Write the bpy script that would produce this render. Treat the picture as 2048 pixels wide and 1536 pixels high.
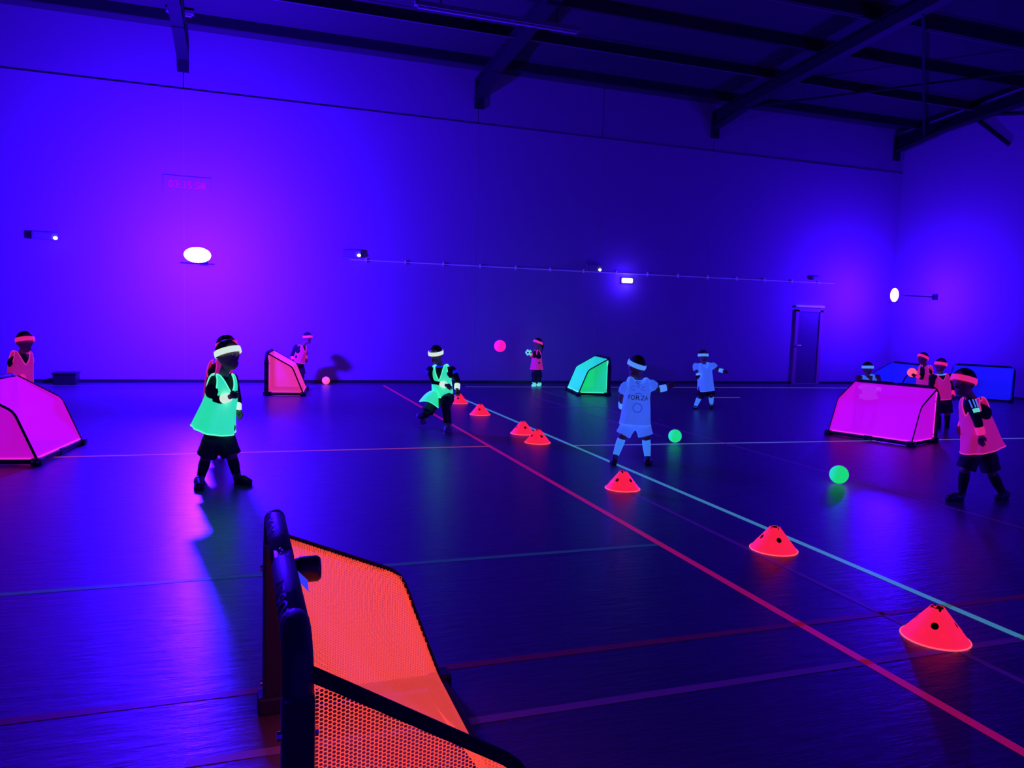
import bpy, bmesh, math, random
import numpy as np
from mathutils import Vector, Matrix

random.seed(4); rng = np.random.default_rng(4)
sc = bpy.context.scene
for o in list(bpy.data.objects):
    bpy.data.objects.remove(o)
C = sc.collection
PI = math.pi

# ---------------------------------------------------------------- camera
F, CX, CY, H = 1537.0, 1024.0, 768.0, 1.65
def unit(v): return v / np.linalg.norm(v)
_dy = unit(np.array([490 - CX, -(612 - CY), -F]))
_dx = np.array([5448 - CX, -(775 - CY), -F]); _dx = unit(_dx - _dx.dot(_dy) * _dy)
_dz = np.cross(_dx, _dy)
R = np.array([_dx, _dy, _dz])                      # camera axes -> hall axes (Y towards the far wall)
CAM = np.array([0, 0, H])
FWD = R @ np.array([0, 0, -1.0]); FWD[2] = 0; FWD = unit(FWD)
RGT = np.array([FWD[1], -FWD[0], 0])
UP = np.array([0, 0, 1.0])
cd = bpy.data.cameras.new('camera'); cam = bpy.data.objects.new('camera', cd); C.objects.link(cam)
M4 = np.eye(4); M4[:3, :3] = R; M4[:3, 3] = CAM
cam.matrix_world = Matrix(M4.tolist())
cd.sensor_width = 36; cd.lens = F / 2048 * 36; cd.clip_end = 100; cd.clip_start = .05
sc.camera = cam

def ray(px, py): return R @ np.array([(px - CX) / F, -(py - CY) / F, -1.0])
def at(px, py, z=0.0):
    r = ray(px, py); return CAM + r * (z - H) / r[2]
def atY(px, py, Y):
    r = ray(px, py); return CAM + r * Y / r[1]
def atX(px, py, X):
    r = ray(px, py); return CAM + r * X / r[0]
def atD(px, py, D):
    r = ray(px, py); return CAM + r * D / r.dot(FWD)

# ---------------------------------------------------------------- world, exposure
w = bpy.data.worlds.new('dark_hall'); sc.world = w; w.use_nodes = True
w.node_tree.nodes['Background'].inputs[0].default_value = (.05, .004, 1, 1)
w.node_tree.nodes['Background'].inputs[1].default_value = 0.0
sc.view_settings.view_transform = 'Standard'; sc.view_settings.look = 'None'
sc.view_settings.exposure = 0.0; sc.view_settings.gamma = 1.0
sc.view_settings.use_curve_mapping = False

VIOLET = (.036, .0018, 1.0)
def lamp(name, loc, power, radius=.14, col=VIOLET, spot=None):
    l = bpy.data.lights.new(name, 'SPOT' if spot else 'POINT'); l.energy = power; l.color = col; l.shadow_soft_size = radius
    o = bpy.data.objects.new(name, l); C.objects.link(o); o.location = loc
    if spot:
        l.spot_size = spot[1]; l.spot_blend = spot[2]
        d = Vector(spot[0]) - Vector(loc); o.rotation_euler = d.to_track_quat('-Z', 'Y').to_euler()
    return o

YW, XR, XL, YF = 17.55, 17.72, -13.0, -7.0     # far wall, right wall, left wall, wall behind the camera
L1 = atY(395, 510, YW - 2.2)
L2 = atX(1789, 590, 16.3)
# the flood lamps' own glowing lenses light the hall (lens strength: far left, far right, and two unseen behind the camera, the left one an added fill)
FLOOD = dict(left=6600, right=1600, back_right=1700, back_left_fill=500)
lamp('violet_bulkhead_light', atY(1256, 561, YW - .35), 25, .08)

# ---------------------------------------------------------------- materials
def mat(name, base, rough=.6, emis=None, es=1.0, spec=.3, transp=0.0, noise=None, metal=0.0, transl=0.0):
    m = bpy.data.materials.new(name); m.use_nodes = True
    nt = m.node_tree; b = nt.nodes['Principled BSDF']; out = nt.nodes['Material Output']
    b.inputs['Base Color'].default_value = (*base, 1); b.inputs['Roughness'].default_value = rough
    b.inputs['Specular IOR Level'].default_value = spec; b.inputs['Metallic'].default_value = metal
    if emis:
        b.inputs['Emission Color'].default_value = (*emis, 1); b.inputs['Emission Strength'].default_value = es
    if noise:                                        # (scale, strength, colour mix)
        tc = nt.nodes.new('ShaderNodeTexCoord'); n = nt.nodes.new('ShaderNodeTexNoise')
        n.inputs['Scale'].default_value = noise[0]; n.inputs['Detail'].default_value = 4
        nt.links.new(tc.outputs['Object'], n.inputs['Vector'])
        bp = nt.nodes.new('ShaderNodeBump'); bp.inputs['Strength'].default_value = noise[1]; bp.inputs['Distance'].default_value = .01
        nt.links.new(n.outputs['Fac'], bp.inputs['Height']); nt.links.new(bp.outputs['Normal'], b.inputs['Normal'])
        mx = nt.nodes.new('ShaderNodeMixRGB'); mx.blend_type = 'MULTIPLY'; mx.inputs['Fac'].default_value = noise[2]
        mx.inputs[1].default_value = (*base, 1); nt.links.new(n.outputs['Fac'], mx.inputs[2])
        nt.links.new(mx.outputs[0], b.inputs['Base Color'])
    if transp:
        t = nt.nodes.new('ShaderNodeBsdfTransparent'); ms = nt.nodes.new('ShaderNodeMixShader'); ms.inputs[0].default_value = transp
        nt.links.new(b.outputs[0], ms.inputs[1]); nt.links.new(t.outputs[0], ms.inputs[2]); nt.links.new(ms.outputs[0], out.inputs[0])
    return m

M = {}
M['wall'] = mat('painted_block', (.38, .27, .38), .85, noise=(60, .15, .12), spec=.15)
M['clad'] = mat('wall_cladding', (.30, .22, .30), .7, spec=.15)
M['roof'] = mat('roof_sheet', (.055, .05, .055), .7, spec=.2)
M['steel'] = mat('painted_steel', (.026, .026, .03), .6, spec=.15)
M['joint'] = mat('joint_sealant', (.36, .34, .36), .8)
M['wire'] = mat('pale_cable', (.2, .2, .2), .6)
M['pvc'] = mat('white_conduit', (.8, .8, .8), .5, (.012, .008, .09))
M['black'] = mat('black_plastic', (.018, .018, .02), .38, spec=.5)
M['foam'] = mat('black_foam', (.03, .03, .035), .6, spec=.3, noise=(300, .2, .3))
M['webbing'] = mat('black_webbing', (.012, .012, .014), .8, spec=.2)
M['chrome'] = mat('bolt_steel', (.6, .6, .6), .25, metal=1.0)
M['skin'] = mat('skin', (.30, .18, .12), .55, spec=.35)
M['hair'] = mat('dark_hair', (.02, .014, .01), .5, spec=.3, noise=(90, .5, .5))
M['cloth'] = mat('dark_cloth', (.022, .022, .028), .85, spec=.15)
M['short'] = mat('dark_shorts', (.03, .03, .04), .8, spec=.2)
M['grey_shoe'] = mat('grey_shoe', (.25, .24, .27), .5)
M['shoe'] = mat('dark_shoe', (.03, .03, .035), .45, spec=.4)
M['eye'] = mat('eye', (.5, .5, .5), .2, spec=.5)
M['lip'] = mat('lip', (.25, .09, .08), .5)
# dyes that glow under the violet lamps
def glow(name, em, base, es=1.0, transp=0, rough=.8):
    return mat(name, base, rough, em, es, .15, transp)
M['green_bib'] = glow('green_glow_cloth', (.012, .70, .27), (.7, .9, .7))
M['green_trim'] = glow('green_glow_binding', (.12, .95, .50), (.7, .9, .7))
M['pink_bib'] = glow('pink_glow_cloth', (.30, .004, .085), (.7, .10, .38))
M['pink_trim'] = glow('pink_glow_binding', (.58, .02, .20), (.7, .2, .45))
M['blue_bib'] = glow('blue_glow_cloth', (.028, .095, .62), (.25, .5, .7))
M['blue_trim'] = glow('blue_glow_binding', (.05, .15, .75), (.3, .6, .8))
M['white_band'] = glow('white_glow_band', (.62, .80, .55), (.85, .85, .85))
M['pink_band'] = glow('pink_glow_band', (.68, .012, .13), (.8, .2, .4))
M['blue_band'] = glow('blue_glow_band', (.06, .25, .75), (.7, .8, .85))
M['white_sock'] = glow('pale_sock', (.03, .17, .65), (.3, .7, .8))
M['pink_net'] = glow('pink_glow_net', (.50, .002, .42), (.8, .1, .8), transp=.10)
M['pink_net_edge'] = glow('pink_glow_hem', (.8, .03, .45), (.8, .4, .7))
M['coral_net'] = glow('coral_glow_net', (.72, .025, .14), (.8, .4, .5), transp=.18)
M['green_net'] = glow('green_glow_net', (.004, .62, .13), (.3, .9, .5), transp=.12)
M['blue_net'] = glow('blue_glow_net', (.004, .006, .55), (.1, .15, .8), transp=.12)
M['orange_net'] = glow('orange_glow_net', (1.0, .072, .050), (.9, .15, .03))
M['cone'] = glow('red_glow_plastic', (.92, .012, .045), (.9, .1, .1), rough=.4)
M['cone_rim'] = glow('red_glow_edge', (1.0, .10, .14), (.9, .3, .3), rough=.4)
M['cone_in_shade'] = mat('red_plastic_shaded_inside', (.35, .02, .02), .5)  # shade inside the cone put into the colour: darker red, no glow
M['ball_pink'] = glow('pink_glow_ball', (.95, .01, .32), (.9, .2, .4))
M['ball_green'] = glow('green_glow_ball', (.006, .68, .14), (.3, .9, .4))
M['ball_orange'] = glow('orange_glow_ball', (1.0, .10, .11), (.9, .4, .3))
M['ball_pale'] = glow('pale_green_panel', (.10, .62, .42), (.6, .8, .7))
M['lens'] = mat('lamp_lens', (.8, .8, .8), .3, (1.0, .72, 1.0), 14)
M['lens_small'] = mat('small_lamp_lens', (.8, .8, .8), .3, (.8, .62, 1.0), 3)
M['led'] = mat('status_light', (.8, .8, .8), .3, (.7, .75, 1.0), 3)
M['digit'] = mat('clock_digit', (.3, .05, .05), .4, (.36, .0, 1.0), 1.0)
M['ink'] = mat('dark_print', (.01, .01, .02), .7)
M['fade_ink'] = mat('grey_print', (.12, .22, .4), .7, (.015, .045, .36))
M['box'] = mat('grey_box', (.25, .25, .26), .5)
M['door'] = mat('door_leaf', (.12, .11, .12), .5)
M['frame'] = mat('door_frame', (.42, .22, .22), .5)
M['head'] = mat('door_closer', (.75, .75, .8), .4, (.05, .05, .2), .6)
M['tag'] = glow('blue_white_tag', (.03, .04, .75), (.5, .6, .9))

def line_mat(name, em, base=(.5, .5, .5)):
    return mat(name, base, .4, em, 1.0, .3, noise=(40, .05, .2))
M['l_red'] = line_mat('red_line_paint', (.22, .002, .045), (.6, .1, .1))
M['l_green'] = line_mat('green_line_paint', (.03, .17, .20), (.3, .6, .4))
M['l_white'] = line_mat('pale_line_paint', (.07, .08, .22), (.6, .6, .6))
M['l_orange'] = line_mat('orange_line_paint', (.20, .025, .03), (.6, .3, .1))
M['l_faint'] = line_mat('worn_line_paint', (.012, .001, .03), (.22, .2, .22))
M['l_maroon'] = line_mat('maroon_line_paint', (.016, .0, .003), (.2, .08, .08))
M['l_teal'] = line_mat('teal_line_paint', (.001, .014, .014), (.2, .28, .24))

# floor: worn dark sports vinyl, semi-gloss
def floor_mat():
    m = bpy.data.materials.new('sports_vinyl'); m.use_nodes = True
    nt = m.node_tree; b = nt.nodes['Principled BSDF']
    tc = nt.nodes.new('ShaderNodeTexCoord')
    n1 = nt.nodes.new('ShaderNodeTexNoise'); n1.inputs['Scale'].default_value = 1.3; n1.inputs['Detail'].default_value = 5
    n2 = nt.nodes.new('ShaderNodeTexNoise'); n2.inputs['Scale'].default_value = 14; n2.inputs['Detail'].default_value = 6; n2.inputs['Roughness'].default_value = .65
    mp = nt.nodes.new('ShaderNodeMapping'); mp.inputs['Scale'].default_value = (.35, 1.6, 1)
    nt.links.new(tc.outputs['Object'], mp.inputs[0]); nt.links.new(mp.outputs[0], n2.inputs['Vector'])
    nt.links.new(tc.outputs['Object'], n1.inputs['Vector'])
    cr = nt.nodes.new('ShaderNodeMapRange'); cr.inputs[1].default_value = .3; cr.inputs[2].default_value = .7
    cr.inputs[3].default_value = .42; cr.inputs[4].default_value = .58
    nt.links.new(n2.outputs['Fac'], cr.inputs[0]); nt.links.new(cr.outputs[0], b.inputs['Roughness'])
    mx = nt.nodes.new('ShaderNodeMixRGB'); mx.inputs[1].default_value = (.060, .062, .070, 1); mx.inputs[2].default_value = (.085, .085, .095, 1)
    nt.links.new(n1.outputs['Fac'], mx.inputs[0]); nt.links.new(mx.outputs[0], b.inputs['Base Color'])
    bp = nt.nodes.new('ShaderNodeBump'); bp.inputs['Strength'].default_value = .4; bp.inputs['Distance'].default_value = .009
    nt.links.new(n2.outputs['Fac'], bp.inputs['Height']); nt.links.new(bp.outputs['Normal'], b.inputs['Normal'])
    b.inputs['Specular IOR Level'].default_value = .6
    b.inputs['Coat Weight'].default_value = .42; b.inputs['Coat Roughness'].default_value = .23
    nt.links.new(bp.outputs['Normal'], b.inputs['Coat Normal'])
    return m
M['floor'] = floor_mat()

# ---------------------------------------------------------------- helpers
def link(o, parent=None):
    C.objects.link(o)
    if parent is not None: o.parent = parent
    return o
def mesh_obj(name, verts, faces, m, parent=None, smooth=False, origin=None):
    me = bpy.data.meshes.new(name)
    v = np.asarray(verts, float)
    if origin is not None: v = v - np.asarray(origin)
    me.from_pydata(v.tolist(), [], [tuple(int(i) for i in f) for f in faces]); me.update()
    if smooth: me.polygons.foreach_set('use_smooth', [True] * len(me.polygons))
    for x in (m if isinstance(m, (list, tuple)) else [m]): me.materials.append(x)
    return link(bpy.data.objects.new(name, me), parent)
def tag(o, label, cat, group=None):
    o['label'] = label; o['category'] = cat
    if group: o['group'] = group
    return o
def struct(o):
    o['kind'] = 'structure'; return o
def empty(name, loc, rz=0.0):
    o = bpy.data.objects.new(name, None); C.objects.link(o); o.location = tuple(loc); o.rotation_euler = (0, 0, rz); o.empty_display_size = .1
    return o

class MB:                                               # collects simple shapes into ONE mesh
    def __init__(s): s.v = []; s.f = []
    def add(s, v, f):
        n = len(s.v); s.v += [tuple(map(float, p)) for p in v]; s.f += [tuple(int(i) + n for i in q) for q in f]; return s
    def box(s, a, b, bev=0.0):
        bm = bmesh.new(); bmesh.ops.create_cube(bm, size=1)
        a = np.asarray(a, float); b = np.asarray(b, float)
        for q in bm.verts: q.co = Vector(((a + b) / 2 + np.array(q.co) * (b - a)).tolist())
        if bev: bmesh.ops.bevel(bm, geom=bm.edges[:], offset=bev, segments=2, affect='EDGES', profile=.6)
        bm.verts.index_update()
        s.add([v.co[:] for v in bm.verts], [[v.index for v in f.verts] for f in bm.faces]); bm.free(); return s
    def tube(s, path, r, n=10, closed=False, cap=True, up=None):
        P = np.asarray(path, float); k = len(P)
        r = np.broadcast_to(np.asarray(r, float), (k,)) if np.ndim(r) < 2 else r
        T = np.roll(P, -1, 0) - np.roll(P, 1, 0)
        if not closed: T[0] = P[1] - P[0]; T[-1] = P[-1] - P[-2]
        T /= np.linalg.norm(T, axis=1)[:, None] + 1e-12
        a = np.array([0, 0, 1.0]) if abs(T[0][2]) < .9 else np.array([1.0, 0, 0])
        N = np.cross(T[0], a); N /= np.linalg.norm(N)
        vs = []
        for i in range(k):
            N = N - N.dot(T[i]) * T[i]; N /= np.linalg.norm(N) + 1e-12; B = np.cross(T[i], N)
            for j in range(n):
                t = 2 * PI * j / n; vs.append(P[i] + r[i] * (math.cos(t) * N + math.sin(t) * B))
        fs = []
        for i in range(k if closed else k - 1):
            for j in range(n):
                a0 = i * n + j; a1 = i * n + (j + 1) % n; b0 = ((i + 1) % k) * n + j; b1 = ((i + 1) % k) * n + (j + 1) % n
                fs.append((a0, a1, b1, b0))
        if not closed and cap: fs += [tuple(range(n))[::-1], tuple((k - 1) * n + j for j in range(n))]
        return s.add(vs, fs)
    def ball(s, c, r, seg=16, rings=10, axes=None):
        c = np.asarray(c, float); r = np.broadcast_to(np.asarray(r, float), (3,)); A = np.eye(3) if axes is None else np.asarray(axes)
        vs = [c + A.T @ (np.array([0, 0, 1]) * r)]
        for i in range(1, rings):
            for j in range(seg):
                th = PI * i / rings; ph = 2 * PI * j / seg
                vs.append(c + A.T @ (np.array([math.sin(th) * math.cos(ph), math.sin(th) * math.sin(ph), math.cos(th)]) * r))
        vs.append(c + A.T @ (np.array([0, 0, -1]) * r)); fs = []
        for j in range(seg): fs.append((0, 1 + j, 1 + (j + 1) % seg))
        for i in range(rings - 2):
            for j in range(seg):
                a0 = 1 + i * seg + j; a1 = 1 + i * seg + (j + 1) % seg; fs.append((a0, a0 + seg, a1 + seg, a1))
        b = 1 + (rings - 2) * seg
        for j in range(seg): fs.append((b + j, len(vs) - 1, b + (j + 1) % seg))
        return s.add(vs, fs)
    def cap(s, p0, r0, p1, r1, n=14):                   # tapered capsule
        p0 = np.asarray(p0, float); p1 = np.asarray(p1, float); d = p1 - p0; L = np.linalg.norm(d)
        if L < 1e-6: return s.ball(p0, max(r0, r1))
        d /= L; pts = []; rs = []
        for a in (80, 60, 40, 20): pts.append(p0 - d * r0 * math.sin(math.radians(a))); rs.append(r0 * math.cos(math.radians(a)))
        pts += [p0, p1]; rs += [r0, r1]
        for a in (20, 40, 60, 80): pts.append(p1 + d * r1 * math.sin(math.radians(a))); rs.append(r1 * math.cos(math.radians(a)))
        return s.tube(pts, rs, n)
    def build(s, name, m, parent=None, smooth=False, origin=None):
        return mesh_obj(name, s.v, s.f, m, parent, smooth, origin)

PENDING = []
def blob(name, mb, voxel, m, parent, origin, smooth=4, extra=None):
    """one continuous remeshed surface from overlapping shapes"""
    o = mb.build(name, m, parent, True, origin)
    PENDING.append((o, voxel, smooth, extra, np.asarray(origin)))
    return o
def finish_blobs():
    for o, vx, sm, ex, og in PENDING:
        r = o.modifiers.new('r', 'REMESH'); r.mode = 'VOXEL'; r.voxel_size = vx; r.use_smooth_shade = True
        if sm:
            s = o.modifiers.new('s', 'SMOOTH'); s.factor = .5; s.iterations = sm
    dg = bpy.context.evaluated_depsgraph_get()
    for o, vx, sm, ex, og in PENDING:
        me = bpy.data.meshes.new_from_object(o.evaluated_get(dg))
        o.modifiers.clear(); old = o.data
        mats = [x for x in old.materials]
        if ex is not None and len(ex.v):                # fingers rooted inside the palms
            bm = bmesh.new(); bm.from_mesh(me); vv = [bm.verts.new(Vector((np.asarray(p) - og).tolist())) for p in ex.v]
            for f in ex.f:
                try: bm.faces.new([vv[i] for i in f]).smooth = True
                except ValueError: pass
            bm.to_mesh(me); bm.free()
        me.materials.clear()
        for x in mats: me.materials.append(x)
        n = o.name; o.data = me; me.name = n; bpy.data.meshes.remove(old)
    PENDING.clear()

def text_mesh(body, size):
    cu = bpy.data.curves.new('t', 'FONT'); cu.body = body; cu.size = size; cu.align_x = 'CENTER'; cu.resolution_u = 3
    o = bpy.data.objects.new('t', cu); C.objects.link(o)
    dg = bpy.context.evaluated_depsgraph_get(); me = bpy.data.meshes.new_from_object(o.evaluated_get(dg))
    bm = bmesh.new(); bm.from_mesh(me); bmesh.ops.triangulate(bm, faces=bm.faces[:])
    for _ in range(2): bmesh.ops.subdivide_edges(bm, edges=[e for e in bm.edges if e.calc_length() > size * .3], cuts=1)
    bm.verts.index_update()
    v = [tuple(q.co) for q in bm.verts]; f = [[q.index for q in p.verts] for p in bm.faces]; bm.free()
    bpy.data.objects.remove(o); bpy.data.curves.remove(cu); bpy.data.meshes.remove(me)
    return v, f

# ================================================================ THE HALL
EAVE, LEDGE, SL = 7.22, 6.02, .085                      # wall head, ledge where block meets cladding, roof slope
YR = 6.0                                                # ridge
def roof_z(y): return EAVE + SL * (YW - y) if y > YR else EAVE + SL * (YW - YR) - SL * (YR - y)
b = MB().box((XL - .3, YF - .3, -.2), (XR + .3, YW + .3, 0)); floor = struct(b.build('floor', M['floor']))
b = MB().box((XL - .3, YW, 0), (XR + .3, YW + .3, LEDGE)); wall_back = struct(b.build('wall_back', M['wall']))
for k, (x0, x1) in enumerate(((XL, -1.2), (-1.2, 5.1), (5.1, 8.28), (8.28, 11.45), (11.45, XR))):   # cladding sheets above the ledge
    MB().box((x0 + .008, YW + .03, LEDGE), (x1 - .008, YW + .2, EAVE + .05)).build('cladding_panel', M['clad'], wall_back)
MB().box((XL, YW + .2, LEDGE), (XR, YW + .3, EAVE + .3)).build('cladding_backing', M['steel'], wall_back)
for x in (-1.2, 5.1, 8.28, 11.45):                      # joints of the block wall
    MB().box((x - .012, YW - .003, 0), (x + .012, YW + .01, LEDGE)).build('wall_joint', M['joint'], wall_back)
MB().box((XL, YW - .015, 0), (XR, YW + .01, .06)).build('skirting', M['black'], wall_back)
def gable(x0, x1, name):
    ys = [YF - .3, YR, YW + .3]; v = []; 
    for x in (x0, x1):
        v += [(x, ys[0], 0), (x, ys[2], 0), (x, ys[2], roof_z(ys[2]) + .1), (x, YR, roof_z(YR) + .1), (x, ys[0], roof_z(ys[0]) + .1)]
    f = [(0, 1, 2, 3, 4), (9, 8, 7, 6, 5)] + [(i, i + 5, (i + 1) % 5 + 5, (i + 1) % 5) for i in range(5)]
    return struct(mesh_obj(name, v, f, M['wall']))
wall_right = gable(XR, XR + .3, 'wall_right'); wall_left = gable(XL - .3, XL, 'wall_left')
MB().box((XR - .015, YF, 0), (XR + .01, YW, .06)).build('skirting', M['black'], wall_right)
b = MB().box((XL - .3, YF - .3, 0), (XR + .3, YF, roof_z(YF) + .1)); struct(b.build('wall_front', M['wall']))
v = []
for z in (0, .12):
    for x in (XL - .3, XR + .3):
        v += [(x, YF - .3, roof_z(YF - .3) + z), (x, YR, roof_z(YR) + z), (x, YW + .3, roof_z(YW + .3) + z)]
f = [(0, 1, 4, 3), (1, 2, 5, 4), (9, 10, 7, 6), (10, 11, 8, 7), (0, 3, 9, 6), (2, 8, 11, 5), (0, 6, 7, 1), (1, 7, 8, 2), (3, 4, 10, 9), (4, 5, 11, 10)]
ceiling = struct(mesh_obj('ceiling', v, f, M['roof']))
y = YW - .75
while y > YF:                                           # purlins
    z = roof_z(y); MB().box((XL, y - .04, z - .20), (XR, y + .04, z - .005)).build('purlin', M['steel'], ceiling); y -= 1.55
def rafter(x, half=.11, haunch=1.3):
    r = struct(empty('trim_1', (x, 0, 0)))
    r.name = 'trim_%d' % (1 + sum(o.name.startswith('trim_') for o in bpy.data.objects))
    def beam(y0, y1):
        v = []; dz = .30
        for (zz, hx) in ((dz, half), (dz - .02, half)): pass
        prof = [(-half, -.30), (half, -.30), (half, -.27), (.012, -.27), (.012, -.03), (half, -.03), (half, 0), (-half, 0), (-half, -.03), (-.012, -.03), (-.012, -.27), (-half, -.27)]
        for yy in (y0, y1):
            for (px, pz) in prof: v.append((px, yy, roof_z(yy) - .20 + pz))
        n = len(prof); f = [(i, (i + 1) % n, n + (i + 1) % n, n + i) for i in range(n)] + [tuple(range(n))[::-1], tuple(range(n, 2 * n))]
        return v, f
    v, f = beam(YR, YW); mesh_obj('rafter_beam', v, f, M['steel'], r)
    v, f = beam(YF, YR); mesh_obj('rafter_beam', v, f, M['steel'], r)
    y1 = YW + .02; y0 = YW - haunch
    vv = []
    for hx in (-.02, .02):
        vv += [(hx, y1, roof_z(y1) - .49), (hx, y0, roof_z(y0) - .49), (hx, y1, roof_z(y1) - .60)]
    m = MB().add(vv, [(0, 1, 2), (5, 4, 3), (0, 3, 4, 1), (1, 4, 5, 2), (2, 5, 3, 0)])
    lo = []
    for hx in (-half, half):
        lo += [(hx, y1, roof_z(y1) - .60), (hx, y0, roof_z(y0) - .49), (hx, y0, roof_z(y0) - .52), (hx, y1, roof_z(y1) - .63)]
    m.add(lo, [(0, 1, 2, 3), (7, 6, 5, 4), (0, 4, 5, 1), (1, 5, 6, 2), (2, 6, 7, 3), (3, 7, 4, 0)])
    m.build('haunch', M['steel'], r)
    MB().box((-half, YW - .03, EAVE - .86), (half, YW + .029, roof_z(YW) - .2)).build('end_plate', M['steel'], r)
    return r
for x in (-7.5, -1.2, 5.1, 11.45): rafter(x)
rg = rafter(17.45)
MB().tube([(.2, 15.4, 7.15), (.24, 14.3, 6.2)], .045, 8).build('knee_brace', M['steel'], rg)
MB().tube([(.2, 15.4, 7.15), (.24, 13.8, 6.85)], .045, 8).build('knee_brace', M['steel'], rg)
MB().box((.12, 15.25, 7.05), (.26, 15.55, 7.3)).build('gusset_plate', M['steel'], rg)
for (z0, x0, x1, y) in ((0, XL, XR, 15.1), (0, XL, XR, 12.1)):   # thin wires along the roof
    m = MB().tube([(x0, y, roof_z(y) - .26), (x1, y, roof_z(y) - .26)], .012, 6).build('roof_wire', M['wire'])
    tag(m, 'thin pale wire stretched under the dark roof, ' + ('nearer the far wall' if y > 14 else 'nearer the camera'), 'wire')
# diagonal wind bracing rods between the last two rafters
struct(MB().tube([(11.5, 16.6, 6.9), (17.4, 11.2, 7.35)], .03, 8).build('trim_8', M['steel']))
struct(MB().tube([(17.4, 16.6, 6.82), (11.5, 11.2, 7.27)], .03, 8).build('trim_9', M['steel']))
# strip light battens under the roof
def batten(p, L, label):
    e = empty('strip_light', p); tag(e, label, 'ceiling light')
    MB().box((-L / 2, -.06, -.05), (L / 2, .06, .03), .012).build('housing', M['wire'], e)
    MB().tube([(-L / 2 + .05, 0, -.07), (L / 2 - .05, 0, -.07)], .02, 10).build('tube', M['eye'], e)
    for s in (-1, 1): MB().box((s * L * .35 - .012, -.012, .03), (s * L * .35 + .012, .012, .30)).build('hanger', M['steel'], e)
p = atY(1000, 33, 13.2); batten((p[0], 13.2, p[2]), 3.0, 'long pale strip light under the dark roof at the top of the picture')
p = atY(1527, 190, 16.4); batten((p[0], 16.4, p[2]), .35, 'short pale strip light under the roof near the far wall, right of middle')
p = atY(360, 22, 16.6); batten((p[0], 16.6, p[2]), .5, 'short pale strip light under the roof at top left')

# ---- floor lines: painted strips
def strip(p0, p1, wd, m, label):
    p0 = np.array([p0[0], p0[1], 0.]); p1 = np.array([p1[0], p1[1], 0.]); d = unit(p1 - p0); n = np.array([-d[1], d[0], 0]) * wd / 2
    v = []
    for z in (.0, .0015):
        v += [p + (0, 0, z) for p in (p0 - n, p1 - n, p1 + n, p0 + n)]
    o = mesh_obj('floor_line', v, [(4, 5, 6, 7), (0, 4, 7, 3), (1, 2, 6, 5), (0, 1, 5, 4), (3, 7, 6, 2)], m, floor)
    o['label'] = label; return o
xr, xg, xc = 2.90, 3.98, 3.48
yl = at(1000, 892)[1]; yr2 = at(1500, 886)[1]
strip((xr, YF), (xr, at(778, 771)[1]), .055, M['l_red'], 'red court line')
strip((xg, YF), (xg, 15.4), .055, M['l_green'], 'green court line')
strip((xc, YF), (xc, 6.6), .04, M['l_faint'], 'faint worn line under the cones')
strip((-11, at(160, 911)[1]), (xr, yl), .05, M['l_orange'], 'orange court line')
strip((xg, at(1160, 891)[1]), (16, at(2048, 879)[1] - .15), .05, M['l_white'], 'pale court line')
yb = at(1000, 773.5)[1]
strip((at(930, 773)[0], yb), (16.6, yb - .35), .045, M['l_white'], 'pale line along the far wall')
strip((-9, yb + .3), (at(775, 771)[0], yb), .045, M['l_faint'], 'faint line along the far wall')
y5 = at(440, 1156)[1]; strip((-5, y5), (xr, y5), .05, M['l_teal'], 'faint teal line')
y3 = at(1200, 1297)[1]; strip((-5, y3), (9, y3), .05, M['l_maroon'], 'dull maroon line')
y4 = at(1200, 1405)[1]; strip((-.2, y4), (9, y4 + .02), .05, M['l_faint'], 'faint purple line')
for (q, ye) in (((1113, 790), 2), ((1115, 808), 9.5)):
    p = at(*q); strip((p[0], ye), (p[0], p[1] + 1.2), .04, M['l_faint'], 'faint worn line on the right half')
p = at(1150, 815); strip((p[0] - .8, p[1]), (p[0] + 1.2, p[1]), .04, M['l_faint'], 'short faint line before the green goal')
p = at(1990, 824); strip((p[0], 8), (p[0], p[1] + .6), .045, M['l_faint'], 'faint line by the right wall')
p0 = at(1425, 795); strip((p0[0], p0[1]), (p0[0] + .7, p0[1]), .05, M['l_white'], 'short pale mark')

# ---- door in the far wall
dl, dr = atY(1588, 700, YW)[0], atY(1636, 700, YW)[0]; dtop = 2.02
door = struct(empty('door_1', ((dl + dr) / 2, YW, 0))); hw = (dr - dl) / 2
MB().box((-hw + .05, -.03, .03), (hw - .05, .02, dtop - .02), .004).build('door_leaf', M['door'], door)
for s in (-1, 1): MB().box((s * hw - .05, -.06, 0), (s * hw + .05, .02, dtop + .03)).build('door_jamb', M['frame'], door)
MB().box((-hw - .05, -.06, dtop - .02), (hw + .05, .02, dtop + .04)).build('door_head', M['frame'], door)
MB().box((-hw - .03, -.09, dtop + .10), (hw + .06, .0, dtop + .16), .008).build('head_rail', M['head'], door)
MB().box((-hw, -.07, 0), (hw, .02, .025)).build('threshold', M['frame'], door)
hd = MB().box((-hw - .01, -.045, .98), (-hw + .04, -.03, 1.14), .006).build('handle_plate', M['chrome'], door)
MB().tube([(-hw + .015, -.04, 1.07), (-hw + .015, -.10, 1.07), (-hw + .13, -.10, 1.07)], .011, 8).build('lever', M['chrome'], hd)

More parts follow.
